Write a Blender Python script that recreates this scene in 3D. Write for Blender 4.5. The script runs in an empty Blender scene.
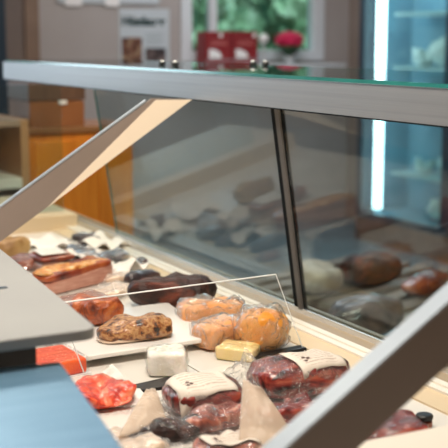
import bpy, bmesh, math, random
from mathutils import Vector, noise, Matrix
C = bpy.context.scene.collection
sc = bpy.context.scene
# ------------------------------------------------------------ camera, world, lights
# world frame: display deck surface is z = 0 (0.85 m above the floor); +Y runs along the counter, +X to the customers
FPX, EYE = 1100.0, 0.78
YAW, PIT = math.atan(574/FPX), math.atan(184/FPX)
cd = bpy.data.cameras.new('camera'); cam = bpy.data.objects.new('camera', cd); C.objects.link(cam)
cam.location = (0, 0, EYE); cam.rotation_euler = (math.pi/2-PIT, 0, -YAW)
cd.sensor_width = 36; cd.lens = FPX/448*36
cd.dof.use_dof = True; cd.dof.focus_distance = 2.62; cd.dof.aperture_fstop = 3.9
cd.clip_start = .05
sc.camera = cam
sc.view_settings.view_transform = 'Standard'; sc.view_settings.look = 'None'
sc.view_settings.gamma = 1; sc.view_settings.use_curve_mapping = False
sc.view_settings.exposure = 0.0
w = bpy.data.worlds.new('World'); sc.world = w; w.use_nodes = True
# surroundings: cool daylight from ahead and above, dim warm room behind
wn = w.node_tree; bg = wn.nodes['Background']; tcw = wn.nodes.new('ShaderNodeTexCoord'); dt = wn.nodes.new('ShaderNodeVectorMath')
dt.operation = 'DOT_PRODUCT'; dt.inputs[1].default_value = (.0, .75, .66)
mrw = wn.nodes.new('ShaderNodeMapRange'); mrw.inputs[1].default_value = .1; mrw.inputs[2].default_value = .95
rw = wn.nodes.new('ShaderNodeValToRGB'); rw.color_ramp.elements[0].color = (.40, .28, .20, 1); rw.color_ramp.elements[1].color = (.50, .62, .70, 1)
wn.links.new(tcw.outputs['Generated'], dt.inputs[0]); wn.links.new(dt.outputs['Value'], mrw.inputs[0])
wn.links.new(mrw.outputs[0], rw.inputs[0]); wn.links.new(rw.outputs[0], bg.inputs[0])
bg.inputs[1].default_value = .55

def area(name, loc, aim, sx, sy, power, col):
    l = bpy.data.lights.new(name, 'AREA'); l.shape = 'RECTANGLE'; l.size = sx; l.size_y = sy
    l.energy = power; l.color = col
    o = bpy.data.objects.new(name, l); C.objects.link(o); o.location = loc
    o.rotation_euler = (Vector(aim)-Vector(loc)).to_track_quat('-Z', 'Y').to_euler()
    return o
area('daylight_window_left', (-.1, 8.3, 1.2), (1.3, 3.6, .2), 2.0, 1.6, 70, (.72, .88, 1))
area('fill_light_cabinet', (1.7, 4.0, 1.9), (1.9, 5.4, -.1), .6, .6, 34, (1, .85, .65))  # added fill light to brighten the wooden cabinet
area('fill_light_over_counter', (.75, 1.75, 1.75), (1.25, 2.9, 0), .8, .35, 46, (1, .89, .76))  # added fill light for the camera-facing sides of the goods
area('ceiling_lamp_far', (.9, 4.0, 1.8), (1.15, 2.9, 0), .8, .4, 16, (1, .9, .76))
area('ceiling_lamp_shop', (4.0, 6.6, 2.2), (4.0, 6.8, 0), 1.6, 1.6, 45, (.95, .95, 1))

FWD = Vector((math.sin(YAW)*math.cos(PIT), math.cos(YAW)*math.cos(PIT), -math.sin(PIT)))
RT = Vector((math.cos(YAW), -math.sin(YAW), 0)); UP = RT.cross(FWD)
def at(x, y, z=0.0):                      # measured spot in the photo -> place on the horizontal plane at height z
    d = FWD+RT*((x-224)/FPX)-UP*((y-224)/FPX)
    return Vector((0, 0, EYE))+d*((z-EYE)/d.z)

# ------------------------------------------------------------ materials
def nmat(name):
    m = bpy.data.materials.new(name); m.use_nodes = True
    nt = m.node_tree; return m, nt, nt.nodes['Principled BSDF']
def rgba(c): return (c[0], c[1], c[2], 1)
def mat(name, cols, scale=8, rough=.5, metal=0, bump=0, bscale=None, coat=0, sss=0, spec=.5, stretch=(1, 1, 1), detail=4, emit=None, es=0, pos=None, dist=0):
    m, nt, b = nmat(name)
    b.inputs['Roughness'].default_value = rough; b.inputs['Metallic'].default_value = metal
    b.inputs['Coat Weight'].default_value = coat; b.inputs['Coat Roughness'].default_value = .12
    b.inputs['Specular IOR Level'].default_value = spec
    if sss: b.inputs['Subsurface Weight'].default_value = sss; b.inputs['Subsurface Scale'].default_value = .02
    if emit: b.inputs['Emission Color'].default_value = rgba(emit); b.inputs['Emission Strength'].default_value = es
    tc = nt.nodes.new('ShaderNodeTexCoord'); mp = nt.nodes.new('ShaderNodeMapping')
    mp.inputs['Scale'].default_value = stretch
    nt.links.new(tc.outputs['Object'], mp.inputs[0])
    if len(cols) > 1:
        n = nt.nodes.new('ShaderNodeTexNoise'); n.inputs['Scale'].default_value = scale; n.inputs['Detail'].default_value = detail
        n.inputs['Distortion'].default_value = dist
        nt.links.new(mp.outputs[0], n.inputs['Vector'])
        r = nt.nodes.new('ShaderNodeValToRGB'); e = r.color_ramp.elements
        k = len(cols); pos = pos or [.32+.36*i/(k-1) for i in range(k)]
        while len(e) < k: e.new(.5)
        for i in range(k): e[i].position = pos[i]
        for i in range(k): e[i].color = rgba(cols[i])
        nt.links.new(n.outputs['Fac'], r.inputs[0]); nt.links.new(r.outputs[0], b.inputs['Base Color'])
    else: b.inputs['Base Color'].default_value = rgba(cols[0])
    if bump:
        n2 = nt.nodes.new('ShaderNodeTexNoise'); n2.inputs['Scale'].default_value = bscale or scale*3; n2.inputs['Detail'].default_value = 5
        nt.links.new(mp.outputs[0], n2.inputs['Vector'])
        bp = nt.nodes.new('ShaderNodeBump'); bp.inputs['Strength'].default_value = bump; bp.inputs['Distance'].default_value = .01
        nt.links.new(n2.outputs['Fac'], bp.inputs['Height']); nt.links.new(bp.outputs[0], b.inputs['Normal'])
    return m
def film(name, tint=(1, 1, 1), veil=.12, rough=.12, bump=.6, bscale=60, gain=1.0, vc=(.85, .83, .8)):   # thin clear plastic or glass
    m, nt, b = nmat(name)
    out = nt.nodes['Material Output']
    tr = nt.nodes.new('ShaderNodeBsdfTransparent'); tr.inputs[0].default_value = rgba(tint)
    gl = nt.nodes.new('ShaderNodeBsdfGlossy'); gl.inputs['Roughness'].default_value = rough
    fr = nt.nodes.new('ShaderNodeLayerWeight'); fr.inputs[0].default_value = .5
    pw = nt.nodes.new('ShaderNodeMath'); pw.operation = 'POWER'; pw.inputs[1].default_value = 5
    ma = nt.nodes.new('ShaderNodeMath'); ma.operation = 'MULTIPLY_ADD'; ma.inputs[1].default_value = .96; ma.inputs[2].default_value = .04
    nt.links.new(fr.outputs['Facing'], pw.inputs[0]); nt.links.new(pw.outputs[0], ma.inputs[0])
    mx = nt.nodes.new('ShaderNodeMixShader')
    mg = nt.nodes.new('ShaderNodeMath'); mg.operation = 'MULTIPLY'; mg.inputs[1].default_value = gain; mg.use_clamp = True
    nt.links.new(ma.outputs[0], mg.inputs[0]); nt.links.new(mg.outputs[0], mx.inputs[0])
    nt.links.new(tr.outputs[0], mx.inputs[1]); nt.links.new(gl.outputs[0], mx.inputs[2])
    last = mx
    if veil:
        df = nt.nodes.new('ShaderNodeBsdfDiffuse'); df.inputs[0].default_value = rgba(vc)
        m2 = nt.nodes.new('ShaderNodeMixShader'); m2.inputs[0].default_value = veil
        nt.links.new(mx.outputs[0], m2.inputs[1]); nt.links.new(df.outputs[0], m2.inputs[2]); last = m2
    if bump:
        tc = nt.nodes.new('ShaderNodeTexCoord')
        n2 = nt.nodes.new('ShaderNodeTexNoise'); n2.inputs['Scale'].default_value = bscale; n2.inputs['Detail'].default_value = 3; n2.inputs['Distortion'].default_value = 1.5
        nt.links.new(tc.outputs['Object'], n2.inputs['Vector'])
        bp = nt.nodes.new('ShaderNodeBump'); bp.inputs['Strength'].default_value = bump; bp.inputs['Distance'].default_value = .02
        nt.links.new(n2.outputs['Fac'], bp.inputs['Height'])
        nt.links.new(bp.outputs[0], gl.inputs['Normal']); nt.links.new(bp.outputs[0], fr.inputs['Normal'])
    nt.links.new(last.outputs[0], out.inputs[0])
    return m
M = {}
def lines_mat(name, base, ink, n=9, a=.15, b_=.85, c=.1, d=.9):   # faint printed lines; UV 0..1 over the label
    m, nt, b = nmat(name); b.inputs['Roughness'].default_value = .55
    uv = nt.nodes.new('ShaderNodeTexCoord'); sp = nt.nodes.new('ShaderNodeSeparateXYZ'); nt.links.new(uv.outputs['UV'], sp.inputs[0])
    def mth(op, x, y):
        q = nt.nodes.new('ShaderNodeMath'); q.operation = op
        for i, v in enumerate((x, y)):
            if isinstance(v, (int, float)): q.inputs[i].default_value = v
            else: nt.links.new(v, q.inputs[i])
        return q.outputs[0]
    X, Y = sp.outputs[0], sp.outputs[1]
    ln = mth('GREATER_THAN', mth('FRACT', mth('MULTIPLY', Y, n), 0), .62)
    nz = nt.nodes.new('ShaderNodeTexNoise'); nz.inputs['Scale'].default_value = 22; nt.links.new(uv.outputs['UV'], nz.inputs['Vector'])
    ln = mth('MULTIPLY', ln, mth('GREATER_THAN', nz.outputs['Fac'], .42))
    for v, lo, hi in ((X, a, b_), (Y, c, d)):
        ln = mth('MULTIPLY', ln, mth('MULTIPLY', mth('GREATER_THAN', v, lo), mth('LESS_THAN', v, hi)))
    mx = nt.nodes.new('ShaderNodeMix'); mx.data_type = 'RGBA'
    nt.links.new(mth('MULTIPLY', ln, .6), mx.inputs['Factor']); mx.inputs['A'].default_value = rgba(base); mx.inputs['B'].default_value = rgba(ink)
    nt.links.new(mx.outputs['Result'], b.inputs['Base Color'])
    return m

M['beam'] = mat('brushed aluminium', [(.28, .29, .30), (.32, .33, .34)], 5, .42, .6, stretch=(1, .1, 20), bump=.05)
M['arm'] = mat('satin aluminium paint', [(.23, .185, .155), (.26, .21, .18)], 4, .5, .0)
M['armedge'] = mat('bare aluminium edge', [(.42, .47, .52)], rough=.4, metal=.4)
M['lit_wedge'] = mat('lit wedge cream', [(.86, .74, .58)], rough=.5)  # light on the arm put into a cream colour
M['glass'] = film('pane glass', (.84, .91, .92), 0, .0, 0, gain=.9)
M['glass_top'] = film('top pane glass', (.80, .92, .90), 0, .0, 0, gain=1.0)
M['teal'] = mat('green glass edge', [(.01, .13, .12), (.02, .20, .18)], 6, .15, spec=.9)
M['acryl'] = film('clear acrylic', (.985, .99, .99), .0, .03, 0, gain=.35)
M['acryledge'] = mat('polished acrylic edge', [(.85, .87, .86)], rough=.2)
M['black'] = mat('black plastic', [(.012, .011, .011)], rough=.35)
M['seal'] = mat('dark rubber seal', [(.006, .008, .010)], rough=.8, spec=.1)
M['mullion'] = mat('bronze grey mullion', [(.09, .085, .08)], rough=.5, metal=.0)
M['deck'] = mat('cream deck plate', [(.70, .66, .60), (.76, .72, .66)], 3, .4, coat=.2)
M['ledge'] = mat('cream ledge', [(.60, .47, .30), (.65, .52, .35)], 3, .45)
M['ledgelight'] = mat('pale ledge strip', [(.80, .75, .66)], rough=.35)
M['ledgetan'] = mat('tan ledge groove', [(.34, .26, .17)], rough=.45)
M['chrome'] = mat('bright metal trim', [(.8, .82, .82)], rough=.25, metal=.6)
M['tray'] = mat('white melamine', [(.80, .77, .72), (.84, .81, .77)], 3, .3, coat=.3)
M['paper'] = mat('white wrapping paper', [(.78, .74, .68), (.86, .82, .77)], 6, .6, bump=.3, bscale=12)
M['label'] = lines_mat('printed cream label', (.72, .64, .55), (.35, .22, .16))
M['labelplain'] = lines_mat('small printed label', (.82, .80, .75), (.3, .25, .22), 5)
M['ink'] = mat('brown ink stamp', [(.10, .05, .04)], rough=.6)
M['film'] = film('crinkled vacuum film', (1, 1, 1), .02, .10, 1.0, 60, gain=1.6)
M['filmhazy'] = film('cloudy plastic wrap', (1, 1, 1), .22, .2, 1, 45)
M['filmthick'] = film('milky paper bag film', (1, .95, .88), .55, .3, .6, 20, vc=(.66, .53, .42))
M['wrapglossy'] = film('glossy crumpled cling wrap', (1, 1, 1), .06, .16, 1.0, 38, gain=2.0, vc=(.95, .88, .78))
M['filmclear'] = film('smooth clear pouch', (1, 1, 1), 0, .1, .6, 40, gain=.7)
M['filmtight'] = film('tight cling wrap', (1, 1, 1), .04, .12, 1.0, 55, gain=1.8)
M['ham'] = mat('dark smoked ham', [(.008, .004, .003), (.045, .012, .007), (.17, .035, .014)], 14, .5, bump=.9, bscale=60, coat=0, dist=1, stretch=(.6, 1.4, 1.4))
M['smoked'] = mat('orange brown smoked meat', [(.09, .012, .004), (.42, .085, .018), (.62, .20, .05)], 22, .35, bump=1, bscale=55, coat=.3, dist=1.2)
M['terrine'] = mat('herb speckled belly bacon', [(.03, .012, .006), (.30, .10, .025), (.55, .30, .12), (.36, .13, .035), (.10, .035, .012)], 45, .4, bump=.8, bscale=90, coat=.3, pos=[.36, .43, .52, .60, .70])
M['cheese'] = mat('orange cheese rind', [(.74, .28, .07), (.88, .46, .18)], 14, .4, bump=.5, sss=.05, coat=.2)
M['cheesecut'] = mat('cut cheese face', [(.76, .32, .10), (.84, .42, .15)], 10, .4, sss=.1)
M['cheeseround'] = mat('round orange cheese', [(.82, .28, .02), (.88, .46, .11)], 12, .35, sss=.1, bump=.2)
M['yellow'] = mat('pale yellow cheese', [(.84, .60, .22), (.88, .70, .36)], 20, .35, sss=.15, coat=.4)
M['whitecheese'] = mat('white cheese with cream crumb', [(.84, .78, .66), (.90, .87, .80)], 40, .5, sss=.1, bump=.3)
M['salmon'] = mat('bright orange red salmon', [(.76, .05, .006), (.88, .12, .015)], 14, .35, coat=.2, stretch=(1, 4, 1), bump=.3)
M['redmeat'] = mat('marbled red raw meat', [(.50, .02, .008), (.82, .08, .02), (.88, .30, .16)], 22, .32, coat=.3, bump=.5, dist=2, pos=[.38, .5, .66])
M['bacon'] = mat('dark red bacon', [(.03, .004, .004), (.26, .025, .018), (.46, .11, .06)], 16, .28, coat=.6, bump=.5, dist=1.5, stretch=(.5, 1.6, 1.5), pos=[.36, .5, .66])
M['pinkfat'] = mat('pink fatty sausage', [(.14, .018, .012), (.48, .14, .09), (.72, .40, .28)], 24, .3, coat=.6, bump=.5, dist=1)
M['darkred'] = mat('deep red brown meat', [(.06, .008, .005), (.25, .035, .012), (.42, .10, .025)], 16, .3, coat=.5, bump=.5)
M['rind'] = mat('golden orange rind', [(.42, .10, .012), (.72, .30, .05), (.86, .62, .34)], 40, .35, coat=.4, bump=.5)
M['pinkmeat'] = mat('pink brown pork side', [(.42, .17, .12), (.58, .32, .24)], 18, .35, coat=.4, stretch=(1, 1, 6))
M['sausage'] = mat('dark dry sausage', [(.012, .010, .014), (.05, .03, .035), (.12, .07, .06)], 18, .35, coat=.5, bump=.4)
M['fish'] = mat('silver grey skin', [(.03, .03, .04), (.26, .25, .28), (.72, .70, .68)], 16, .25, coat=.8, bump=.3, stretch=(.5, 2, 1))
M['bread'] = mat('yellow brown crust', [(.22, .10, .03), (.50, .33, .13)], 12, .5, bump=.4)
M['fat'] = mat('pale fat layer', [(.72, .52, .38), (.82, .66, .50)], 18, .35, coat=.5, bump=.3)
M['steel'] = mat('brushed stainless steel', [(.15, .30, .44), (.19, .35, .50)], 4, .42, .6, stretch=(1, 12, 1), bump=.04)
M['slab'] = mat('warm grey work board', [(.27, .27, .26), (.30, .30, .285)], 3, .5)
M['slabedge'] = mat('beige board edge', [(.50, .42, .34)], rough=.5)
M['wood'] = mat('orange varnished wood', [(.62, .17, .015), (.78, .26, .03)], 3, .35, coat=.3, stretch=(6, 6, .8))
M['darkwood'] = mat('dark brown wood', [(.085, .045, .03), (.13, .07, .045)], 4, .4, coat=.2, stretch=(6, 6, .8))
M['wallm'] = mat('warm grey wall', [(.34, .31, .30), (.37, .34, .33)], 2, .9)
M['wallr'] = mat('beige side wall', [(.22, .175, .15), (.26, .21, .18)], 2, .9)
M['floorm'] = mat('grey shop floor', [(.11, .145, .16), (.15, .19, .205)], 2, .45)
M['frame'] = mat('painted window frame', [(.58, .62, .66)], rough=.5)
M['poster'] = mat('pale poster paper', [(.46, .51, .55)], rough=.6)
M['green'] = mat('dark green print', [(.002, .03, .03)], rough=.6)
M['postgrey'] = mat('grey print', [(.26, .30, .33)], rough=.6)
M['photo1'] = mat('food photo print', [(.01, .008, .008), (.13, .04, .02), (.36, .26, .16)], 14, .5)
M['photo2'] = mat('dark food photo print', [(.006, .008, .015), (.05, .03, .03), (.25, .19, .18)], 12, .5)
M['red'] = mat('deep red carton', [(.18, .005, .008), (.23, .008, .012)], 4, .5)
M['white'] = mat('white print', [(.75, .74, .74)], rough=.5)
M['flower'] = mat('crimson petals', [(.42, .005, .05), (.62, .015, .10)], 40, .6)
M['leaf'] = mat('dark green leaf', [(.01, .04, .015), (.03, .09, .03)], 20, .5)
M['pot'] = mat('silver grey pot', [(.55, .58, .60)], rough=.3, metal=.3)
M['foliage'] = mat('garden foliage', [(.04, .11, .07), (.15, .25, .15), (.36, .46, .38)], 5, .7)
M['fridge'] = mat('dark blue fridge frame', [(.012, .03, .05)], rough=.35)
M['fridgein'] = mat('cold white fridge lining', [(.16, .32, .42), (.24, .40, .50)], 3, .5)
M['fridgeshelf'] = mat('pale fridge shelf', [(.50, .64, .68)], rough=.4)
M['led_fill'] = mat('fridge fill glow', [(1, 1, 1)], emit=(.75, .92, 1), es=13)
M['led'] = mat('glowing tube', [(1, 1, 1)], emit=(.80, .94, 1), es=6)
M['strip'] = mat('glowing strip', [(1, 1, 1)], emit=(1, .80, .55), es=16.0)
M['bagwhite'] = mat('white plastic bag', [(.60, .68, .70), (.85, .88, .88)], 12, .4, bump=.5)
M['cream'] = mat('cream paper stack', [(.78, .70, .60)], rough=.6)
M['tube'] = mat('powder grey metal', [(.3, .3, .3)], rough=.4, metal=.5)

# ------------------------------------------------------------ builders
def link(name, bm, m, parent=None, smooth=False, bevel=0):
    me = bpy.data.meshes.new(name); bmesh.ops.recalc_face_normals(bm, faces=bm.faces); bm.to_mesh(me); bm.free()
    me.materials.append(M[m] if isinstance(m, str) else m)
    if smooth:
        for p in me.polygons: p.use_smooth = True
    o = bpy.data.objects.new(name, me); C.objects.link(o)
    if parent: o.parent = parent
    if bevel:
        b = o.modifiers.new('bevel', 'BEVEL'); b.width = bevel; b.segments = 3; b.limit_method = 'ANGLE'
    return o
def tag(o, label, cat, group=None):
    o['label'] = label; o['category'] = cat
    if group: o['group'] = group
    return o
def empty(name, loc, rz, label, cat, group=None):
    o = bpy.data.objects.new(name, None); C.objects.link(o); o.location = loc; o.rotation_euler = (0, 0, rz)
    o.empty_display_size = .05
    return tag(o, label, cat, group)
def struct(o): o['kind'] = 'structure'; return o
def boxbm(bm, x0, x1, y0, y1, z0, z1):
    v = [bm.verts.new(p) for p in ((x0, y0, z0), (x1, y0, z0), (x1, y1, z0), (x0, y1, z0), (x0, y0, z1), (x1, y0, z1), (x1, y1, z1), (x0, y1, z1))]
    for f in ((0, 3, 2, 1), (4, 5, 6, 7), (0, 1, 5, 4), (1, 2, 6, 5), (2, 3, 7, 6), (3, 0, 4, 7)): bm.faces.new([v[i] for i in f])
    return bm
def box(name, x0, x1, y0, y1, z0, z1, m, parent=None, bevel=0):
    return link(name, boxbm(bmesh.new(), x0, x1, y0, y1, z0, z1), m, parent, bevel=bevel)
def prism(name, prof, a0, a1, axis, m, parent=None, bevel=0, smooth=False):
    """prof = 2-D outline; axis 'y': (x,z) outline along y; 'x': (y,z) along x; 'z': (x,y) along z"""
    bm = bmesh.new()
    def P(p, a): return {'y': (p[0], a, p[1]), 'x': (a, p[0], p[1]), 'z': (p[0], p[1], a)}[axis]
    A = [bm.verts.new(P(p, a0)) for p in prof]; B = [bm.verts.new(P(p, a1)) for p in prof]
    bm.faces.new(A); bm.faces.new(B)
    for i in range(len(prof)):
        j = (i+1) % len(prof); bm.faces.new((A[i], A[j], B[j], B[i]))
    return link(name, bm, m, parent, smooth, bevel)
def hexa(name, base, top, m, parent=None, bevel=0):   # 4 base corners and 4 top corners
    bm = bmesh.new(); v = [bm.verts.new(p) for p in list(base)+list(top)]
    for f in ((0, 3, 2, 1), (4, 5, 6, 7), (0, 1, 5, 4), (1, 2, 6, 5), (2, 3, 7, 6), (3, 0, 4, 7)): bm.faces.new([v[i] for i in f])
    return link(name, bm, m, parent, bevel=bevel)
def cyl(name, p0, p1, r, m, parent=None, n=20, r1=None):
    bm = bmesh.new(); p0, p1 = Vector(p0), Vector(p1); d = p1-p0
    q = d.to_track_quat('Z', 'Y').to_matrix().to_4x4(); q.translation = (p0+p1)/2
    bmesh.ops.create_cone(bm, cap_ends=True, segments=n, radius1=r, radius2=r if r1 is None else r1, depth=d.length, matrix=q)
    o = link(name, bm, m, parent, bevel=min(r*.3, .004))
    return o
def N3(p, s, seed): return noise.noise(Vector((p[0]*s+seed*7.3, p[1]*s-seed*3.1, p[2]*s+seed)))

class Lump:
    """a soft superellipsoid lying on z=0, long axis x; curve bends it, taper thins the +x end"""
    def __init__(s, L, W, H, ex=.6, ez=.7, amp=.006, fr=18, seed=1, bend=0, taper=0, sag=0):
        s.L, s.W, s.H, s.ex, s.ez, s.amp, s.fr, s.seed, s.bend, s.taper, s.sag = L, W, H, ex, ez, amp, fr, seed, bend, taper, sag
    def fin(s, p):
        x, y, z = p; t = x/(s.L/2); k = 1-s.taper*(t*.5+.5)
        y = y*k; z = z*k
        y += s.bend*(t*t-.3)
        q = (x, y, z)
        a = s.amp*(N3(q, s.fr, s.seed)+.5*N3(q, s.fr*2.3, s.seed+5))
        zz = max(z, 0)/max(s.H, 1e-6)
        r = Vector((x, y, 0)); r = r.normalized() if r.length > 1e-5 else Vector((0, 0, 0))
        return Vector((x+r.x*a, y+r.y*a, z+a*1.2*min(1, zz*2)))
    def mesh(s, nu=56, nv=22, off=0):
        bm = bmesh.new(); rows = []
        sg = lambda v, e: math.copysign(abs(v)**e, v)
        a, b, c = s.L/2+off, s.W/2+off, s.H/2+off*.6
        for j in range(1, nv):
            ph = -math.pi/2+math.pi*j/nv; row = []
            for i in range(nu):
                th = 2*math.pi*i/nu
                cp = sg(math.cos(ph), s.ez)
                x = a*cp*sg(math.cos(th), s.ex); y = b*cp*sg(math.sin(th), s.ex); z = s.H/2+c*sg(math.sin(ph), s.ez)
                p = s.fin((x, y, z)); p.z = max(p.z, .0005); row.append(bm.verts.new(p))
            rows.append(row)
        for r0, r1 in zip(rows, rows[1:]):
            for i in range(nu):
                j = (i+1) % nu; bm.faces.new((r0[i], r0[j], r1[j], r1[i]))
        bm.faces.new(rows[0]); 
        tp = s.fin((0, 0, s.H/2+c)); t = bm.verts.new(tp)
        for i in range(nu): bm.faces.new((rows[-1][i], rows[-1][(i+1) % nu], t))
        return bm
    def top(s, x, y):     # point on the upper surface over local (x, y), (x,y) before bending
        a, b = s.L/2, s.W/2
        q = abs(x/a)**(2/s.ex)+abs(y/b)**(2/s.ex)
        if q >= 1: return None
        cp = q**(s.ex/2)
        cc = min(cp, .999999)**(1/s.ez); sn = math.sqrt(max(0, 1-cc*cc))
        return s.fin((x, y, s.H/2+s.H/2*sn**s.ez))
    def height(s, x, y):
        p = s.top(x, y); return p.z if p else 0
def lump(name, lp, m, parent=None, off=0):
    return link(name, lp.mesh(off=off), m, parent, smooth=True)
def sheet(name, fn, u0, u1, v0, v1, nu, nv, m, parent, solid=0, smooth=True):
    bm = bmesh.new(); uv = bm.loops.layers.uv.new('UVMap')
    g = [[bm.verts.new(fn(u0+(u1-u0)*i/nu, v0+(v1-v0)*j/nv)) for i in range(nu+1)] for j in range(nv+1)]
    for j in range(nv):
        for i in range(nu):
            f = bm.faces.new((g[j][i], g[j][i+1], g[j+1][i+1], g[j+1][i]))
            for l, (a, b) in zip(f.loops, ((i, j), (i+1, j), (i+1, j+1), (i, j+1))): l[uv].uv = (a/nu, b/nv)
    me = bpy.data.meshes.new(name); bm.to_mesh(me); bm.free(); me.materials.append(M[m] if isinstance(m, str) else m)
    for p in me.polygons: p.use_smooth = smooth
    o = bpy.data.objects.new(name, me); C.objects.link(o); o.parent = parent
    if solid:
        q = o.modifiers.new('thick', 'SOLIDIFY'); q.thickness = solid; q.offset = 1
    return o
def bagfn(lp, seed, amp=.004, flz=.004, lift=.002):
    def f(x, y):
        h = 0
        for dx, dy in ((0, 0), (.008, 0), (-.008, 0), (0, .008), (0, -.008)): h += lp.height(x+dx, y+dy)
        h /= 5
        hh = max(h, lp.height(x, y))+lift
        w_ = amp*(N3((x, y, 0), 28, seed)+.7*N3((x, y, 1), 60, seed+3))
        ridge = .004*abs(N3((x, y, 2), 20, seed+8))
        return (x, y+lp.bend*((x/(lp.L/2))**2-.3)*0, max(hh, flz+abs(w_)*2.2+ridge)+ (abs(w_)*.5 if h > .005 else 0))
    return f
def place(p1, p2, z=0, zoff=0):
    a, b = at(*p1, z), at(*p2, z); c = (a+b)/2; d = b-a
    return Vector((c.x, c.y, z)), math.atan2(d.y, d.x), d.length
def pack(name, p1, p2, W, H, m, label, cat, filmm='film', z=0, lab=None, margin=(.02, .02), bodyname='meat', seed=1, group=None, **kw):
    loc, rz, L = place(p1, p2, z)
    e = empty(name, loc, rz, label, cat, group)
    lp = Lump(L, W, H, seed=seed, **kw)
    lump(bodyname, lp, m, e)
    if filmm:
        f = bagfn(lp, seed)
        sheet('vacuum_film', f, -L/2-margin[0], L/2+margin[0], -W/2-margin[1], W/2+margin[1], 60, 34, filmm, e)
        if lab:
            x0, x1, y0, y1 = lab[:4]; rot = lab[4] if len(lab) > 4 else 0
            def lf(u, v):
                cx, cy = (x0+x1)/2, (y0+y1)/2; a, b = u-cx, v-cy
                X = cx+a*math.cos(rot)-b*math.sin(rot); Y = cy+a*math.sin(rot)+b*math.cos(rot)
                return (X, Y, sum(f(X+dx, Y+dy)[2] for dx, dy in ((0, 0), (.006, 0), (-.006, 0), (0, .006), (0, -.006)))/5+.003)
            sheet('printed_label', lf, x0, x1, y0, y1, 20, 14, 'label', e, solid=.0006)
            gf = lambda u, v: tuple(a_+b_ for a_, b_ in zip(lf(u, v), (0, 0, .0012)))
            mx_, my_ = x0+(x1-x0)*.24, y0+(y1-y0)*.45
            bm = bmesh.new()
            for dx, dy in ((0, 0), (.006, -.009), (-.004, -.016)):
                ring = [bm.verts.new(gf(mx_+dx+.0045*math.cos(t*math.pi/4), my_+dy+.005*math.sin(t*math.pi/4))) for t in range(8)]
                bm.faces.new(ring)
            link('ink_stamp', bm, 'ink', e)
    return e, lp

# ------------------------------------------------------------ room
struct(box('floor', -3.5, 6.5, -1.5, 10.5, -.95, -.85, 'floorm'))
WY = 8.5
# back wall with the window opening x 4.08..5.36, z .67..1.55
wm = bmesh.new()
for a in ((-1, 4.02, WY, WY+.2, -.85, 1.9), (5.44, 5.78, WY, WY+.2, -.85, 1.9), (4.02, 5.44, WY, WY+.2, -.85, .60), (4.02, 5.44, WY, WY+.2, 1.6, 1.9)): boxbm(wm, *a)
struct(link('wall_back', wm, 'wallm'))
struct(box('wall_right', 5.72, 5.9, -.5, WY, -.85, 1.9, 'wallr'))
fm = bmesh.new()
for a in ((4.02, 4.12, WY-.03, WY+.1, .60, 1.6), (5.33, 5.44, WY-.03, WY+.1, .60, 1.6), (4.12, 5.33, WY-.03, WY+.1, .60, .69), (4.12, 5.33, WY-.03, WY+.1, 1.5, 1.6), (4.30, 4.37, WY, WY+.08, .69, 1.5)): boxbm(fm, *a)
wf = link('window_1', fm, 'frame', bevel=.006); struct(wf)
box('window_glass', 4.12, 5.33, WY+.03, WY+.036, .69, 1.5, 'glass_top', wf)
box('window_sill', 3.98, 5.50, WY-.30, WY-.03, .545, .575, 'frame', wf, bevel=.004)
struct(box('wall_left', -1.5, -1.4, -.5, WY, -.85, 1.9, mat('warm brown wall', [(.30, .21, .17), (.34, .25, .20)], 2, .8)))
struct(box('trim_1', 2.66, 2.77, WY-.06, WY, -.85, 1.9, mat('brown door casing', [(.16, .10, .07), (.20, .13, .09)], 4, .5)))
d1 = struct(box('door_1', 1.7, 2.66, WY-.04, WY, -.85, 1.7, mat('grey brown door', [(.13, .10, .09), (.16, .12, .10)], 3, .5)))
box('door_glass', 1.9, 2.50, WY-.06, WY-.04, -.3, 1.5, 'fridge', d1)
# garden beyond the window: shrubs
random.seed(4)
def shrub(x, y, r, lab):
    e = empty('garden_shrub', (x, y, -.85), 0, lab, 'shrub')
    bm = bmesh.new()
    bmesh.ops.create_icosphere(bm, subdivisions=5, radius=1)
    for v in bm.verts:
        n = v.co.normalized(); k = 1+.28*N3(n, 3, x)+.16*N3(n, 9, y)+.1*N3(n, 22, x+y)
        v.co = Vector((n.x*r*k, n.y*r*k, 1.55+n.z*1.35*k))
    link('foliage', bm, 'foliage', e, smooth=False)
    cyl('trunk', (0, 0, 0), (0, 0, .8), .06, 'darkwood', e)
shrub(5.0, 11.2, .8, 'leafy green shrub beyond the left half of the window')
shrub(7.3, 11.8, .95, 'leafy green shrub beyond the right half of the window')
box('ground', 2, 9, WY+.3, 13, -.95, -.85, mat('garden lawn', [(.05, .14, .05), (.12, .22, .08)], 8, .8))
struct(bpy.data.objects['ground'])
area('garden_daylight', (6, 9.6, 3.2), (6.1, 11.5, .6), 3, 1.2, 190, (.85, 1, .95))

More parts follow.
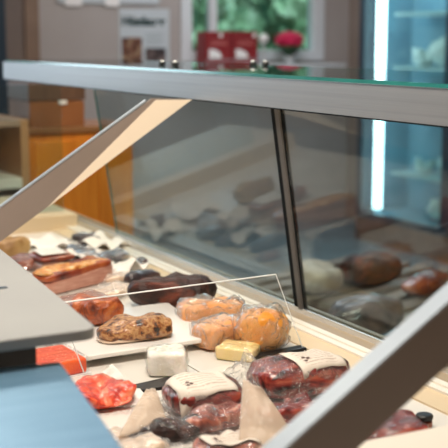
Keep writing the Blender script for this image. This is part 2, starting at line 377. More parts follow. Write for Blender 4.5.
# poster
e = empty('wall_poster', (3.69, WY-.003, .575), 0, 'pale poster with green heading and two food photos on the grey wall', 'poster')
box('poster_sheet', -.225, .225, -.006, 0, 0, .46, 'poster', e)
box('food_photo', -.205, -.025, -.009, -.006, .005, .225, 'photo1', e)
box('food_photo', .005, .19, -.009, -.006, .018, .138, 'photo2', e)
tb = bmesh.new()
for k in range(4): boxbm(tb, .01, .14+.03*(k % 2), -.008, -.006, .17+.026*k, .178+.026*k)
link('small_print', tb, 'postgrey', e)
def text(name, s, size, loc, rot, m, parent, ex=.0008, bold=0.0, sx=1):
    c = bpy.data.curves.new(name, 'FONT'); c.body = s; c.size = size; c.extrude = ex; c.offset = bold; c.align_x = 'CENTER'; c.align_y = 'CENTER'
    tmp = bpy.data.objects.new('tmp', c); C.objects.link(tmp)
    dg = bpy.context.evaluated_depsgraph_get(); me = bpy.data.meshes.new_from_object(tmp.evaluated_get(dg))
    bpy.data.objects.remove(tmp)
    me.materials.clear(); me.materials.append(M[m])
    o = bpy.data.objects.new(name, me); C.objects.link(o); o.parent = parent; o.location = loc; o.rotation_euler = rot; o.scale = (sx, 1, 1)
    return o
text('poster_heading', 'Hüstlauer', .100, (-.01, -.009, .355), (math.pi/2, 0, 0), 'green', e, bold=.0045, sx=.98)

# added board at the wall top; white sheets stand in for bright lit shapes
e = empty('lit_shape_board', (3.2, WY-.003, 1.04), 0, 'grey stand-in board for bright lit shapes above the poster at the top of the frame', 'stand-in board')
box('board', -.26, .62, -.02, 0, .03, .5, 'poster', e, bevel=.004)
box('sheet', -.20, -.06, -.024, -.02, 0.01, .3, 'white', e)
box('sheet', .14, .26, -.024, -.02, 0.01, .3, 'white', e)

# red cartons on the sill
for i, (x, lab) in enumerate(((4.25, 'red carton with pale arc standing left on the window sill'), (4.50, 'red carton with pale arc beside the white ball on the sill'))):
    e = empty('red_carton', (x, WY-.17, .575), 0, lab, 'carton', 'red cartons on the window sill')
    box('carton_body', -.12, .12, -.09, .09, 0, .275, 'red', e, bevel=.003)
    n = 16; pr = [(-.10+.10*math.cos(math.pi*k/n)*1.0, .055+.075*math.sin(math.pi*k/n)) for k in range(n+1)]
    pr = [(max(p[0], -.12), p[1]) for p in pr]
    bm = bmesh.new(); A = [bm.verts.new((p[0]+.03, -.092, p[1])) for p in pr]; bm.faces.new(A)
    r = bmesh.ops.extrude_face_region(bm, geom=bm.faces[:]); bmesh.ops.translate(bm, verts=[v for v in r['geom'] if isinstance(v, bmesh.types.BMVert)], vec=(0, .002, 0))
    link('arc_print', bm, 'white', e)
    bb = boxbm(bmesh.new(), -.12, .12, -.092, -.09, .035, .045); link('white_stripe', bb, M['postgrey'], e)
    bb = boxbm(bmesh.new(), -.08, .08, -.092, -.09, .165, .178); boxbm(bb, -.06, .06, -.092, -.09, .19, .197)
    link('print_lines', bb, mat('dull red print', [(.45, .12, .11)], rough=.6), e)
    cyl('round_seal', (.02 if i == 0 else .09, -.093, .245), (.02 if i == 0 else .09, -.09, .245), .018, 'white', e)
# white ball ornament, flower pot
e = empty('ball_vase', (4.735, WY-.16, .575), 0, 'small white round vase between red cartons and crimson flower', 'vase')
bm = bmesh.new(); bmesh.ops.create_uvsphere(bm, u_segments=20, v_segments=14, radius=.042, matrix=Matrix.Translation((0, 0, .215))); link('globe', bm, 'white', e, smooth=True)
cyl('stem', (0, 0, .01), (0, 0, .18), .012, 'pot', e); cyl('foot', (0, 0, 0), (0, 0, .012), .04, 'pot', e)
e = empty('potted_flower', (4.99, WY-.17, .575), 0, 'crimson flower head over dark leaves in a silver pot on the sill', 'potted flower')
cyl('pot', (0, 0, 0), (0, 0, .07), .038, 'pot', e, r1=.05)
bm = bmesh.new(); bmesh.ops.create_icosphere(bm, subdivisions=4, radius=1)
for v in bm.verts:
    n = v.co.normalized(); k = 1+.25*N3(n, 5, 3)
    v.co = Vector((n.x*.125*k, n.y*.10*k, .205+n.z*.07*k))
link('petals', bm, 'flower', e)
for k in range(9):
    a = k*2*math.pi/9; bm = bmesh.new()
    d = Vector((math.cos(a), math.sin(a)*.8, 0)); s = Vector((-d.y, d.x, 0))
    pts = [d*.02+Vector((0, 0, .06)), d*.10+s*.045+Vector((0, 0, .155)), d*.185+Vector((0, 0, .125)), d*.10-s*.045+Vector((0, 0, .155))]
    A = [bm.verts.new(p) for p in pts]; B = [bm.verts.new(p-Vector((0, 0, .006))) for p in pts]
    bm.faces.new(A); bm.faces.new(B)
    for i in range(4): bm.faces.new((A[i], A[(i+1) % 4], B[(i+1) % 4], B[i]))
    link('leaf', bm, 'leaf', e)

# glass door fridge on the right wall
FX, F0, F1, Z0, Z1 = 5.15, 5.6, 7.50, -.85, 1.35
e = empty('glass_door_fridge', (FX, 6.5, -.85), 0, 'tall glass door fridge with dark frame and glowing tube against the right wall', 'fridge')
e.rotation_euler = (0, 0, 0)
def fb(name, x0, x1, y0, y1, z0, z1, m, par=None, bevel=0): return box(name, x0-FX, x1-FX, y0-6.5, y1-6.5, z0+.85, z1+.85, m, par or e, bevel)
bm = bmesh.new(); q = lambda a, b, c, d, f, g: boxbm(bm, a-FX, b-FX, c-6.5, d-6.5, f+.85, g+.85)
q(FX+.05, 5.70, F0, F0+.04, Z0, Z1); q(FX+.05, 5.70, F1-.04, F1, Z0, Z1); q(5.64, 5.70, F0+.04, F1-.04, Z0, Z1); q(FX+.05, 5.64, F0+.04, F1-.04, Z1-.05, Z1); q(FX+.05, 5.64, F0+.04, F1-.04, Z0, -.62)
link('cabinet_body', bm, 'fridgein', e)
fb('base_grille', FX, FX+.05, F0, F1, Z0, -.66, 'darkwood')
bm = bmesh.new(); q(FX, FX+.05, F1-.07, F1, -.66, Z1); q(FX, FX+.05, 6.33, 6.41, -.66, Z1); q(FX, FX+.05, 6.41, F1-.07, -.66, -.61); q(FX, FX+.05, 6.41, F1-.07, Z1-.06, Z1)
dr = link('fridge_door', bm, 'fridge', e)
fb('door_pane', FX+.02, FX+.026, 6.41, F1-.07, -.61, Z1-.06, 'glass_top', dr)
bm = bmesh.new(); q(FX, FX+.05, F0, F0+.06, -.66, Z1); q(FX, FX+.05, 6.27, 6.325, -.66, Z1); q(FX, FX+.05, F0+.06, 6.27, -.66, -.61); q(FX, FX+.05, F0+.06, 6.27, Z1-.06, Z1)
dr2 = link('fridge_door', bm, 'fridge', e)
fb('door_pane', FX+.02, FX+.026, F0+.06, 6.27, -.61, Z1-.06, 'glass_top', dr2)
for z in (-.28, .16, .56, .98): fb('shelf', FX+.14, 5.62, F0+.05, 7.22, z-.012, z+.012, 'fridgeshelf')
fb('side_liner', FX+.055, FX+.135, 7.43, 7.455, -.60, Z1-.07, 'fridge')
cyl('light_tube', (.12, 6.45-6.5, Z1-.10+.85), (.12, 7.20-6.5, Z1-.10+.85), .03, 'led_fill', e)  # upper tube is unseen, added to brighten the fridge contents
cyl('light_tube', (.10, 7.34-6.5, -.585+.85), (.10, 7.34-6.5, Z1-.08+.85), .036, 'led', e)
fg = [(7.06, .575, .09, .12, 'small white bag close beside the glowing tube on the upper fridge shelf'), (7.02, -.27, .09, .10, 'small white parcel nearest the tube on the lowest fridge shelf'), (6.76, .59, .17, .25, 'large bulging white bag on the upper fridge shelf'), 
      (6.70, -.27, .12, .15, 'low white parcel on the lowest fridge shelf'), (6.80, .18, .17, .17, 'small pale parcel on the middle fridge shelf'),
      (6.72, -.60, .17, .20, 'large white bag on the floor of the fridge')]
for i, (y, z, r, h, lab) in enumerate(fg):
    lp = Lump(r*2, r*1.5, h, .8, .9, amp=.05, fr=10, seed=i+2)
    o = lump('wrapped_bag', lp, 'bagwhite'); o.location = (FX+.32, y, z+.002 if z > -.5 else -.618); o.rotation_euler = (0, 0, 1.2)
    o.location.z = {.59: .573, .57: .573, .575: .573, -.27: -.267, .18: .173}.get(z, -.619)
    tag(o, lab, 'bag')

# wooden cabinet, box, shelving beyond the far end of the counter
e = empty('wooden_cabinet', (1.97, 5.6, -.85), 0, 'orange varnished wooden cabinet beyond the far end of the counter', 'cabinet')
box('cabinet_body', -.27, .30, -.2, .25, 0, 1.16, 'wood', e, bevel=.004)
box('cabinet_door', -.24, .09, -.215, -.2, .05, 1.12, mat('orange door panel', [(.66, .18, .015), (.82, .28, .03)], 3, .35, coat=.3, stretch=(6, 6, .8)), e, bevel=.004)
box('cabinet_door', .105, .29, -.215, -.2, .05, 1.12, 'wood', e, bevel=.004)
box('cabinet_top', -.28, .32, -.22, .25, 1.16, 1.19, mat('brown top board', [(.28, .12, .05)], rough=.4), e, bevel=.003)
e = empty('storage_box', (1.87, 5.62, .34), 0, 'dark brown lidded wooden box on top of the orange cabinet', 'box')
box('box_body', -.155, .14, -.2, .15, 0, .13, mat('reddish brown board', [(.20, .07, .025), (.27, .10, .035)], 4, .4, coat=.3), e, bevel=.003)
box('box_lid', -.16, .145, -.205, .155, .134, .225, 'darkwood', e, bevel=.003)
box('latch', .0, .04, -.212, -.205, .115, .135, 'white', e)
e = empty('wooden_shelf_unit', (1.42, 5.5, -.85), 0, 'brown open shelf unit left of the orange cabinet', 'shelf')
box('side_panel', .21, .25, -.2, .25, 0, 1.24, mat('tan side board', [(.50, .25, .12)], rough=.4), e, bevel=.002)
box('side_panel', -.45, -.41, -.2, .25, 0, 1.24, 'darkwood', e)
box('back_panel', -.41, .21, .22, .25, 0, 1.24, 'darkwood', e)
box('top_board', -.41, .21, -.2, .22, 1.21, 1.24, mat('worn brown board', [(.36, .24, .17)], rough=.4), e)
box('shelf_board', -.41, .21, -.2, .22, .90, .95, 'cream', e)
box('shelf_board', -.41, .21, -.2, .22, .5, .53, 'darkwood', e)
o = box('black_crate', 1.3, 1.55, 5.32, 5.6, -.319, -.06, 'black', bevel=.01); tag(o, 'black crate on the shelf under the cream board', 'crate')

# added bench and bundles standing in for unidentified dark shapes in the front glass
bz = -.38
b0 = at(385, 285, bz); e = empty('stand_in_bench', (b0.x, b0.y, -.85), .35, 'stand-in slatted wooden bench beyond the front glass below the fridge', 'bench')
for k in range(9): box('bench_slat', -.50, .55, -.60+.135*k, -.52+.135*k, bz+.85-.025, bz+.85, mat('grey brown bench slat', [(.20, .16, .13), (.25, .21, .18)], 4, .5), e, bevel=.003)
for sx in (-.42, .44):
    box('bench_rail', sx, sx+.06, -.60, .56, bz+.85-.075, bz+.85-.0255, 'darkwood', e)
    for sy in (-.58, .50): box('leg', sx, sx+.05, sy, sy+.05, 0, bz+.85-.0755, 'darkwood', e)
for px, L_, W_, H_, rz_, m_, lab, sd in (((368, 285), .34, .24, .15, .3, 'ham', 'stand-in dark brown bundle on the far end of the slatted bench', 81), ((362, 335), .34, .26, .15, .5, 'sausage', 'large near black stand-in bundle at the near corner of the slatted bench', 82), ((318, 292), .20, .22, .13, .2, 'slabedge', 'beige stand-in bundle on the left end of the slatted bench', 83), ((425, 292), .34, .16, .09, .5, 'darkred', 'flat dark red stand-in bundle on the slatted bench under the fridge', 84)):
    o = lump('bundle', Lump(L_, W_, H_, .7, .8, amp=.02, fr=8, seed=sd), m_); q = at(*px, bz); o.location = (q.x, q.y, bz+.001); o.rotation_euler = (0, 0, rz_); tag(o, lab, 'bundle')

# ------------------------------------------------------------ the counter
GX0, GX1, GT = 1.63, 1.535, .60
case = empty('display_counter', (1.1, 3, -.85), 0, 'long glass fronted deli display counter with aluminium beam and cream deck', 'display counter')
def cs(name, x0, x1, y0, y1, z0, z1, m, par=None, bevel=0): return box(name, x0-1.1, x1-1.1, y0-3, y1-3, z0+.85, z1+.85, m, par or case, bevel)
def cprism(name, prof, y0, y1, m, par=None, bevel=0): return prism(name, [(a-1.1, b+.85) for a, b in prof], y0-3, y1-3, 'y', m, par or case, bevel)
YN, YF = .7, 4.95
cs('counter_base', .55, 1.66, YN, YF, -.85, -.03, mat('grey counter front', [(.32, .33, .34)], rough=.5))
cs('deck_plate', .60, 1.115, YN, 4.30, -.03, 0, 'deck', bevel=.0015)
cs('deck_plate', 1.119, 1.445, YN, 4.30, -.03, 0, 'deck', bevel=.0015)
cprism('front_ledge', [(1.445, -.03), (1.445, .004), (1.505, .010), (1.505, -.03)], YN, 4.30, 'ledge')
cprism('front_ledge', [(1.505, -.03), (1.505, .016), (1.525, .016), (1.525, .011), (1.535, .011), (1.535, .016), (1.556, .016), (1.556, -.03)], YN, 4.30, 'ledgelight')
cprism('front_ledge', [(1.556, -.03), (1.556, .003), (1.622, .003), (1.622, -.03)], YN, YF, 'ledgetan')
cprism('glass_channel', [(1.622, -.03), (1.622, .018), (1.629, .018), (1.629, -.03)], YN, YF, 'chrome')
cprism('glass_channel', [(1.645, -.03), (1.645, .018), (1.66, .018), (1.66, -.03)], YN, YF, 'ledgetan')
cs('end_ledge', .60, 1.556, 4.30, YF, -.03, .065, 'ledge', bevel=.004)
def pane(name, y0, y1, m='glass'):
    t = .006
    return cprism(name, [(GX0, .0), (GX0+t, .0), (GX1+t, GT+.04), (GX1, GT+.04)], y0, y1, m)
pane('front_glass', 2.6685, 4.05); pane('front_glass', YN, 2.6145); pane('glass_edge', 4.0505, 4.054, 'teal')
# joint between the panes
cprism('joint_seal', [(GX0-.004, .0), (GX0+.010, .0), (GX1+.010, GT+.04), (GX1-.004, GT+.04)], 2.645, 2.668, 'seal')
cprism('joint_strip', [(GX0-.006, .0), (GX0+.014, .0), (GX1+.014, GT+.04), (GX1-.006, GT+.04)], 2.623, 2.6445, 'mullion')
pane('joint_seal', 2.615, 2.6225, 'seal')
# top beam: face plate with a recess behind it that carries the light strip
cprism('top_beam', [(1.498, .598), (1.506, .598), (1.506, .672), (1.556, .672), (1.556, .678), (1.498, .678)], YN, 5.12, 'beam')
cprism('beam_lip', [(1.4975, .596), (1.507, .596), (1.507, .5995), (1.4975, .5995)], YN, 5.12, 'seal')
cs('light_strip', 1.511, 1.521, YN+.05, 5.0, .655, .666, 'strip')
cs('top_glass', 1.497, 2.06, YN, 5.06, .680, .688, 'glass_top')
cs('top_glass_edge', 1.4945, 1.4972, YN, 5.06, .6795, .6885, 'teal')
cs('top_glass_edge', 2.0602, 2.064, YN, 5.06, .680, .688, 'teal')
cs('end_glass', .75, 1.53, 4.40, 4.408, .065, .598, 'glass')
for (x, y) in ((1.717, 3.79), (1.70, 3.64), (2.0, 3.60), (2.03, 3.56)):
    o = cyl('glass_stud', (x-1.1, y-3, .688+.85), (x-1.1, y-3, .700+.85), .013, 'black', case)
    cyl('stud_cap', (x-1.1, y-3, .700+.85), (x-1.1, y-3, .705+.85), .010, 'chrome', o)
# sloping support arms
def arm(Y, x0=.60, fl=.012):
    th = .006; s = .637; x1 = 1.497
    zt = lambda x: .302+(x-.878)*s
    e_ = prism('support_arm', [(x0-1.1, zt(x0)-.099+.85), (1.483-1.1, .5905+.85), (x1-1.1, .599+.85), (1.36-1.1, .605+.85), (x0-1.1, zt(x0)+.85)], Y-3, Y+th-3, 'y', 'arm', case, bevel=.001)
    prism('arm_edge', [(x0-1.1, zt(x0)+.8503), (1.34-1.1, zt(1.34)+.8503), (1.34-1.1, zt(1.34)+.8553), (x0-1.1, zt(x0)+.8553)], Y-.003-3, Y+fl-3, 'y', 'armedge', e_)
    prism('lit_wedge_plate', [(1.02-1.1, zt(1.02)-.0985+.85), (1.482-1.1, .591+.85), (1.495-1.1, .598+.85), (1.372-1.1, .600+.85)], Y-.003-3, Y-.0005-3, 'y', 'lit_wedge', e_)  # cream wedge shaped as a plate, stands in for light falling on the arm
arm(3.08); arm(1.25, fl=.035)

# ------------------------------------------------------------ work board and steel top at the lower left
e = empty('steel_work_table', (.3, 1.9, -.85), math.radians(0), 'blue grey stainless steel work top in the lower left corner', 'work table')
E = Vector((.3, 1.9, -.85))
a, b, c = at(-60, 374, .245), at(60, 361, .245), at(140, 470, .245)
dd = (c-b); c = b+dd*1.6; d4 = a+dd*1.6
top = [Vector((p.x, p.y, .2445))-E for p in (d4, c, b, a)]; bot = [p-Vector((0, 0, .012)) for p in top]
hexa('steel_top', bot, top, 'steel', e, bevel=.003)
box('table_body', -.45, .10, -.9, -.10, 0, 1.081, 'tube', e)
S = Vector((.3, 2.3, .0))
z = .30
p1, p2, p3, p4 = at(-90, 352, z), at(98, 328, z), at(0, 248, z), None
u = (p3-p2); p4 = p1+u
e = empty('work_board', (.45, 2.2, .0), 0, 'pale grey board with rounded corner overhanging the steel work top', 'board')
E = Vector((.45, 2.2, 0))
cor = [Vector((p.x, p.y, z))-E for p in (p1, p2, p3, p4)]
# round the near right corner
A_, B_, C_ = cor[0], cor[1], cor[2]
u1, u2 = (A_-B_).normalized(), (C_-B_).normalized()
arc = []
for k in range(9):
    t = k/8; q = (B_+u1*.03)*(1-t)**2+B_*2*t*(1-t)+(B_+u2*.03)*t*t; arc.append(q)
outline = [cor[0]]+arc+[cor[2], cor[3]]
bm = bmesh.new(); T = [bm.verts.new(p) for p in outline]; Bm = [bm.verts.new(p-Vector((0, 0, .020))) for p in outline]
bm.faces.new(T)
for i in range(len(T)):
    j = (i+1) % len(T); bm.faces.new((T[i], T[j], Bm[j], Bm[i]))
bm.faces.new(Bm)
link('board_top', bm, 'slab', e, bevel=.003)
q1 = cor[1]+u1*.085+u2*.10; q2 = cor[0]+u2*.10; q3 = cor[3]; q4 = cor[2]+u1*.085
hexa('black_underframe', [p-Vector((0, 0, .12)) for p in (q2, q1, q4, q3)], [p-Vector((0, 0, .0205)) for p in (q2, q1, q4, q3)], 'black', e)
mk = at(1, 288, z)-E
box('dark_mark', mk.x-.012, mk.x+.012, mk.y-.008, mk.y+.008, z, z+.001, 'fridge', e)

# ------------------------------------------------------------ clear divider, tray, tag strip
e = empty('acrylic_divider', (1.127, 2.305, 0), 0, 'clear acrylic divider sheet leaning back on a black base strip', 'divider')
E = Vector((1.14, 2.33, 0))
bl, br, tl, tr = Vector((.84, 2.25, .006)), Vector((1.438, 2.322, .006)), Vector((.793, 2.32, .2)), Vector((1.378, 2.36, .2))
n = (br-bl).cross(tl-bl).normalized()*.004
hexa('acrylic_sheet', [p-E for p in (bl, br, br+n, bl+n)], [p-E for p in (tl, tr, tr+n, tl+n)], 'acryl', e)
def edge(p, q, r=.0016): return cyl('polished_edge', p-E, q-E, r, 'acryledge', e, n=8)
edge(tl, tr, .0019); edge(tr, br, .0012); edge(tl, bl, .0014)
s2 = Vector((1.285, 2.312, .0))
hexa('black_base', [Vector(p)-E for p in ((1.285, 2.290, 0), (1.445, 2.312, 0), (1.445, 2.352, 0), (1.285, 2.330, 0))], [Vector(p)-E for p in ((1.285, 2.296, .012), (1.445, 2.318, .012), (1.445, 2.348, .012), (1.285, 2.326, .012))], 'black', e, bevel=.001)
hexa('black_base', [Vector(p)-E for p in ((.925, 2.212, 0), (1.04, 2.205, 0), (1.04, 2.272, 0), (.925, 2.258, 0))], [Vector(p)-E for p in ((.925, 2.214, .006), (1.04, 2.208, .008), (1.04, 2.270, .008), (.925, 2.256, .006))], 'black', e, bevel=.001)

e = empty('serving_tray', (1.06, 2.64, 0), math.radians(1), 'raised white serving tray under the herb speckled bacon', 'tray')
prism('tray_top', [(-.20, -.225), (.175, -.215), (.235, .18), (-.17, .19)], .020, .032, 'z', 'tray', e, bevel=.003)
prism('tray_foot', [(-.205, -.165), (-.14, -.165), (-.14, .16), (-.19, .16)], 0, .020, 'z', 'tray', e, bevel=.001)
prism('tray_foot', [(-.06, -.165), (.16, -.165), (.20, .15), (-.06, .16)], 0, .020, 'z', 'tray', e, bevel=.001)
TZ = .0325

# ------------------------------------------------------------ goods in the focus zone
g = 'meats and cheeses on the deck'
pack('smoked_ham', (131, 304), (212, 311), .12, .078, 'ham', 'long dark smoked ham behind the orange cheese halves', 'ham', filmm=None, ex=.6, ez=.75, amp=.010, fr=20, taper=-.38, seed=3)
pack('smoked_meat', (75, 326), (121, 320), .11, .072, 'smoked', 'rounded orange brown smoked meat lump behind the speckled bacon', 'smoked meat', filmm=None, z=TZ, ex=.75, ez=.7, amp=.016, fr=16, seed=17)
e, lp = pack('herb_bacon', (98, 342), (169, 332), .10, .042, 'terrine', 'herb speckled bacon slab lying on the white serving tray', 'bacon', filmm=None, z=TZ, ex=.55, ez=.6, amp=.012, fr=16, taper=-.45, seed=9, bodyname='bacon_slab')
lump('fat_layer', Lump(lp.L*1.02, lp.W*1.02, .012, .6, .5, amp=.008, fr=22, seed=9), 'fat', e)
# cheese halves
def chunk(name, loc, rz, label, prof, h, m, cutm, cat='cheese', wrap='filmtight', wl=1.0):
    e = empty(name, loc, rz, label, cat)
    o = prism('cheese_body', prof, .007, h, 'z', m, e, bevel=.010)
    b = o.modifiers['bevel']; b.segments = 5
    sub = o.modifiers.new('s', 'SUBSURF'); sub.subdivision_type = 'SIMPLE'; sub.levels = 3; sub.render_levels = 3
    tx = bpy.data.textures.new('lumps', 'CLOUDS'); tx.noise_scale = .05
    dm = o.modifiers.new('d', 'DISPLACE'); dm.texture = tx; dm.strength = .012; dm.mid_level = .5
    for p in o.data.polygons: p.use_smooth = True
    return e, o
def wrap(e, prof, h, filmm, seed, grow=.004):
    cx = sum(p[0] for p in prof)/len(prof); cy = sum(p[1] for p in prof)/len(prof)
    bm = bmesh.new(); rows = []
    P = []
    for i in range(len(prof)):
        a, b = Vector((*prof[i], 0)), Vector((*prof[(i+1) % len(prof)], 0))
        m_ = max(2, int((b-a).length/.008))
        for k in range(m_): P.append(a.lerp(b, k/m_))
    cz = Vector((cx, cy, 0))
    levels = [(1.07, .0015), (1.05, h*.2), (1.045, h*.5), (1.045, h*.85), (1.0, h+grow), (.8, h+grow*1.3), (.5, h+grow*1.5), (.25, h+grow*1.5)]
    for k, z_ in levels:
        row = []
        for p in P:
            q = cz+(p-cz)*k; n_ = .007*N3((q.x, q.y, z_), 30, seed)+.004*N3((q.x, q.y, z_), 80, seed)
            d = (p-cz).normalized(); q = q+d*(n_+.002); row.append(bm.verts.new((q.x, q.y, max(.001, z_+abs(n_)*.8))))
        rows.append(row)
    for r0, r1 in zip(rows, rows[1:]):
        for i in range(len(r0)):
            j = (i+1) % len(r0); bm.faces.new((r0[i], r0[j], r1[j], r1[i]))
    bm.faces.new(rows[-1])
    me_o = link('cling_wrap', bm, filmm, e, smooth=True)
def half(r, ry, n=14, a0=0, a1=math.pi): return [(r*math.cos(a0+(a1-a0)*k/n), ry*math.sin(a0+(a1-a0)*k/n)) for k in range(n+1)]
pA = half(.105, .085)
loc = at(221, 331)
e = empty('cheese_half', (loc.x, loc.y+.055, 0), math.radians(-8), 'wrapped orange cheese half reaching left behind the smaller piece', 'cheese')
lump('cheese_body', Lump(.185, .12, .078, .6, .5, amp=.007, fr=16, taper=.12, seed=41), 'cheese', e)
lump('cling_wrap', Lump(.194, .129, .084, .62, .55, amp=.012, fr=34, taper=.12, seed=42), 'wrapglossy', e)
loc = at(225, 350)
e = empty('cheese_half', (loc.x, loc.y+.045, 0), math.radians(14), 'smooth faced orange cheese piece touching the round cheese', 'cheese')
lump('cheese_body', Lump(.125, .09, .062, .45, .42, amp=.004, fr=14, taper=-.15, seed=43), 'cheesecut', e)
lump('cling_wrap', Lump(.133, .098, .067, .5, .5, amp=.009, fr=36, taper=-.15, seed=44), 'wrapglossy', e)
loc = at(270, 357)
e = empty('round_cheese', (loc.x+.015, 2.368, 0), .3, 'round orange cheese in cling wrap beside the joint of the front glass', 'cheese')
lp = Lump(.135, .13, .105, .95, .72, amp=.008, fr=16, seed=5)
lump('cheese_body', lp, 'cheeseround', e)
lpw = Lump(.143, .138, .111, .9, .7, amp=.014, fr=26, seed=6)
lump('cling_wrap', lpw, 'wrapglossy', e)
# yellow cheese, white cheese
def block(name, p1, p2, W, H, m, label, cat='cheese', z=0, filmm='filmtight', seed=1, amp=.004, ex=.28, ez=.3):
    loc, rz, L = place(p1, p2, z); e = empty(name, loc, rz, label, cat)
    lump('cheese_body', Lump(L, W, H, ex, ez, amp=amp, fr=20, seed=seed), m, e)
    if filmm: lump('cling_wrap', Lump(L+.006, W+.006, H+.004, ex+.05, ez+.1, amp=amp*2, fr=36, seed=seed+1), 'filmclear', e)
    return e
block('yellow_cheese', (219, 356), (257, 360), .075, .034, 'yellow', 'pale yellow cheese wedge in front of the orange cheese halves', seed=2)
block('white_cheese', (148, 373), (186, 372), .085, .058, 'whitecheese', 'white cheese block with cream cut side in front of the tray', seed=3)
# salmon pack
loc, rz, L = place((44, 371), (80, 366)); e = empty('salmon_pack', at(53, 374, .0)+Vector((0, .02, 0)), 0.05, 'flat bright orange red salmon pack beside the white tray', 'salmon pack')
prism('salmon', [(-.075, -.07), (.072, -.055), (.068, .09), (-.075, .08)], .002, .038, 'z', 'salmon', e, bevel=.006)
prism('backing_card', [(-.082, -.075), (.082, -.06), (.078, .10), (-.082, .09)], 0, .002, 'z', 'white', e)
prism('clear_pouch', [(-.079, -.073), (.078, -.058), (.074, .095), (-.079, .085)], .0022, .042, 'z', 'filmclear', e, bevel=.006)
# red raw meat
pack('raw_meat_pack', (72, 404), (133, 402), .13, .042, 'redmeat', 'marbled red raw meat in clear film beside the steel work top', 'meat pack', filmm='filmclear', margin=(.03, .03), ex=.8, ez=.8, amp=.018, fr=24, seed=12)

# vacuum packs at the front
pack('bacon_pack', (254, 400), (342, 386), .15, .085, 'bacon', 'dark red bacon pack with cream label beside the black divider base', 'meat pack', lab=(-.035, .085, -.066, .03, .12), ex=.55, ez=.75, amp=.006, fr=18, seed=21)
pack('bacon_pack', (166, 414), (240, 407), .15, .07, 'bacon', 'dark red bacon pack with large cream label left of the upright translucent bag', 'meat pack', lab=(-.072, .055, -.068, .045, .12), ex=.6, ez=.75, amp=.006, fr=18, seed=22)
pack('sausage_pack', (181, 437), (250, 420), .07, .045, 'pinkfat', 'pink fatty sausage pack in clear film below the large cream label', 'sausage pack', filmm='film', ex=.6, ez=.8, amp=.008, fr=22, seed=23)
pack('sausage_pack', (128, 447), (200, 436), .055, .042, 'ham', 'dark sausage pack with pale film at the front left of the deck', 'sausage pack', filmm='film', ex=.7, ez=.8, amp=.010, fr=22, seed=29)
pack('meat_pack', (198, 466), (262, 456), .12, .035, 'pinkfat', 'pink meat pack with cream label at the bottom edge of the photo', 'meat pack', lab=(-.05, .055, -.02, .055, .05), ex=.7, ez=.8, amp=.012, fr=20, seed=24)
pack('meat_pack', (262, 424), (315, 415), .09, .035, 'bacon', 'small red meat pack in glossy film below the labelled bacon pack', 'meat pack', filmm='film', ex=.7, ez=.8, amp=.014, fr=24, seed=25)
pack('meat_pack', (352, 444), (420, 432), .10, .032, 'bacon', 'dark meat pack in clear film partly hidden by the near support arm', 'meat pack', filmm='film', ex=.6, ez=.8, amp=.012, fr=20, seed=26)
pack('meat_pack', (104, 452), (170, 446), .10, .03, 'fat', 'pale pink pack in cloudy plastic at the bottom near the steel top', 'meat pack', filmm='filmhazy', ex=.7, ez=.8, amp=.014, fr=24, seed=27)
q = at(424, 428); e = empty('small_jar', (q.x, q.y, 0), 0, 'small round jar with black lid beside the dark meat pack near the ledge', 'jar')
cyl('jar_body', (0, 0, 0), (0, 0, .018), .017, 'darkred', e); cyl('jar_lid', (0, 0, .0185), (0, 0, .03), .018, 'black', e)

# translucent paper bags and cards (bent sheets with thickness)
def card(name, pts, label, cat, m='filmthick', th=.001, bulge=.012, seed=1, cname='bag_sheet'):
    """pts: bottom-left, bottom-right, top-right, top-left in world coordinates"""
    c = sum((Vector(p) for p in pts), Vector())/4; base = Vector((c.x, c.y, 0))
    e = empty(name, base, 0, label, cat)
    a, b, c2, d = [Vector(p)-base for p in pts]
    n = (b-a).cross(d-a).normalized()
    def f(u, v):
        p = a.lerp(b, u).lerp(d.lerp(c2, u), v)
        return p+n*(bulge*math.sin(math.pi*u)*math.sin(math.pi*v)+.006*N3((u*.2, v*.2, 0), 14, seed))
    sheet(cname, f, 0, 1, 0, 1, 24, 18, m, e, solid=th)
    return e
def up(x, y, z): return at(x, y, z)
card('paper_bag', (at(238, 452, .02), at(302, 446, .02), up(262, 388, .11), up(243, 379, .11)), 'translucent cream paper bag standing in front of the red bacon packs', 'bag', seed=3)
card('paper_bag', (at(118, 436, .03), at(170, 428, .03), up(155, 388, .075), up(146, 390, .075)), 'pointed translucent bag corner standing behind the long sausage pack', 'bag', seed=5)
card('price_card', (at(88, 386, .0), at(132, 384, .0), up(112, 364, .035), up(108, 366, .035)), 'small folded white card in front of the white tray', 'card', m='paper', bulge=.003, seed=8, cname='card_sheet')
card('paper_sheet', (at(112, 408, .002), at(150, 404, .002), at(140, 388, .02), at(116, 392, .02)), 'white paper corner lying right of the raw red meat', 'paper', m='paper', bulge=.004, seed=11, cname='sheet')

def crumple(p, L, W, h, rz, label, seed, m='filmhazy'):
    e = empty('crumpled_film', (at(*p).x, at(*p).y, 0), rz, label, 'plastic film')
    sheet('film_sheet', lambda u, v: (u+.01*N3((u, v, 5), 30, seed), v+.01*N3((u, v, 7), 30, seed), .003+h*max(0, 1-(2*u/L)**2)*max(0, 1-(2*v/W)**2)*(.7+1.2*abs(N3((u, v, 0), 26, seed)))+.008*abs(N3((u, v, 3), 60, seed))), -L/2, L/2, -W/2, W/2, 36, 30, m, e)
crumple((247, 378), .07, .12, .045, .1, 'crumpled clear film between the two labelled bacon packs', 71, 'wrapglossy')
crumple((157, 424), .08, .10, .03, .3, 'crumpled clear film behind the dark sausage pack', 72, 'wrapglossy')
crumple((116, 290), .11, .14, .02, .3, 'crumpled clear film between the rind slab and the dark ham', 73)

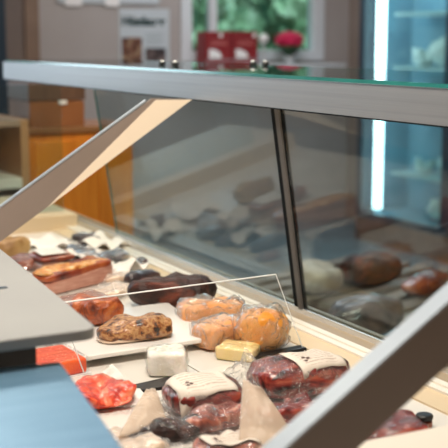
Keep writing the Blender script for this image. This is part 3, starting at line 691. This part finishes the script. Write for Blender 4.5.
# ------------------------------------------------------------ goods further back
def P(name, *a, **k): return pack(name, *a, **k)
P('cured_meat', (-14, 262), (26, 256), .12, .075, 'bread', 'yellow brown crusted meat piece at the far left of the deck', 'meat', filmm=None, ex=.6, ez=.6, amp=.012, fr=14, seed=31)
P('cured_meat', (-5, 272), (36, 268), .10, .045, 'darkred', 'dark red brown meat slab in front of the crusted piece', 'meat', filmm='filmtight', ex=.4, ez=.5, amp=.008, fr=14, seed=32)
e, lp = P('pork_block', (34, 272), (70, 268), .13, .040, 'pinkmeat', 'reddish pork block carrying a small white label', 'pork', filmm='filmtight', ex=.3, ez=.35, amp=.004, fr=14, seed=33)
lump('red_top', Lump(lp.L*.98, lp.W*.98, .020, .3, .5, amp=.006, fr=16, seed=34), 'darkred', e).location = (0, 0, .038)
sheet('small_label', lambda u, v: (u, v, .064+.06*(v+.05)), -.055, .04, -.05, .04, 4, 4, 'labelplain', e, solid=.001)
e, lp = P('bacon_slab', (38, 296), (103, 279), .08, .044, 'pinkmeat', 'long pink bacon slab with golden orange rind along its top', 'bacon', filmm=None, ex=.25, ez=.3, amp=.003, fr=14, taper=-.45, seed=35)
lump('dark_red_layer', Lump(lp.L*.99, lp.W*.96, .026, .25, .4, amp=.004, fr=14, taper=-.45, seed=36), 'darkred', e).location = (0, .0, .040)
lump('orange_rind', Lump(lp.L*.96, lp.W*.9, .014, .3, .6, amp=.008, fr=24, taper=-.45, seed=37), 'rind', e).location = (0, .005, .058)
P('pork_block', (58, 310), (102, 300), .09, .028, 'pinkmeat', 'low pinkish pork pack in front of the orange rind slab', 'pork', filmm='filmtight', ex=.3, ez=.4, amp=.004, fr=14, seed=38)
P('dry_sausage', (72, 242), (100, 240), .06, .035, 'sausage', 'dark dry sausage against the far end ledge', 'sausage', filmm='filmtight', ex=.8, ez=.9, amp=.016, fr=20, seed=41)
P('dry_sausage', (78, 247), (98, 246), .06, .03, 'ham', 'brown dry sausage in front of the dark one by the far ledge', 'sausage', filmm=None, ex=.8, ez=.9, amp=.014, fr=20, seed=42)
P('fish_pack', (70, 253), (106, 263), .08, .035, 'fish', 'long silver grey fish pack in the middle of the far deck', 'fish pack', ex=.7, ez=.8, amp=.012, fr=18, seed=43)
P('fish_pack', (72, 262), (100, 272), .07, .025, 'sausage', 'darker slim fish pack in front of the long silver pack', 'fish pack', ex=.7, ez=.8, amp=.01, fr=18, seed=44)
P('fish_pack', (100, 265), (126, 260), .08, .040, 'fish', 'short grey fish pack near the front ledge of the far deck', 'fish pack', ex=.7, ez=.8, amp=.014, fr=18, seed=45)
P('dry_sausage', (126, 286), (158, 279), .055, .040, 'sausage', 'blue black sausage piece behind the long smoked ham', 'sausage', filmm=None, ex=.45, ez=.8, amp=.006, fr=18, seed=46)
P('dry_sausage', (122, 272), (145, 268), .055, .035, 'ham', 'short brown sausage by the front ledge behind the blue black piece', 'sausage', filmm='filmtight', ex=.7, ez=.8, amp=.012, fr=18, seed=47)
P('wrapped_meat', (162, 288), (182, 285), .05, .025, 'pinkmeat', 'small pinkish pack in clear film beside the front ledge above the ham', 'meat pack', filmm='filmhazy', ex=.7, ez=.8, amp=.01, fr=22, seed=48)
P('clear_pack', (100, 284), (128, 278), .12, .030, 'fat', 'cloudy white plastic pack right of the orange rind slab', 'pack', filmm='filmhazy', ex=.6, ez=.7, amp=.012, fr=20, seed=49)
P('clear_pack', (98, 300), (126, 292), .09, .022, 'fat', 'crumpled clear pack between the smoked meat and the dark ham', 'pack', filmm='filmhazy', ex=.6, ez=.7, amp=.012, fr=24, seed=50)
P('clear_pack', (66, 268), (98, 276), .07, .022, 'fat', 'pale crumpled pack between the fish and the rind slab', 'pack', filmm='filmhazy', ex=.6, ez=.7, amp=.012, fr=24, seed=51)
def leaf(p, w_, d, rz, label, seed, h=.02):
    e = empty('paper_sheet', (at(*p).x, at(*p).y, 0), rz, label, 'paper')
    sheet('sheet', lambda u, v: (u, v, .004+h*abs(.4+N3((u, v, 0), 16, seed))+.006*abs(N3((u, v, 3), 40, seed))), -w_/2, w_/2, -d/2, d/2, 20, 20, 'paper', e, solid=.001)
leaf((105, 248), .13, .22, .3, 'white paper sheet lying by the far front corner', 61, .05)
leaf((50, 248), .16, .25, .1, 'white paper sheet behind the labelled pork block', 62, .03)
leaf((118, 274), .14, .16, .5, 'white paper sheet between sausage pieces and fish packs', 63, .05)
leaf((84, 262), .12, .22, .2, 'white paper sheet under the fish packs', 64, .045)
# cream paper stack near the bottom right
e = empty('paper_stack', (0, 0, 0), 0, 'blurred cream paper stack in the near bottom right corner', 'paper stack')
zt = .12
k1, k2 = at(338, 444, zt), at(470, 419, zt)
ff = Vector((-.05, -.25, 0)); c = (k1+k2)/2; e.location = (c.x, c.y, 0); cc = Vector((c.x, c.y, 0))
tp = [p-cc for p in (k1+ff, k2+ff, k2, k1)]
hexa('stack', [Vector((p.x, p.y, .001)) for p in tp], tp, 'cream', e, bevel=.01)
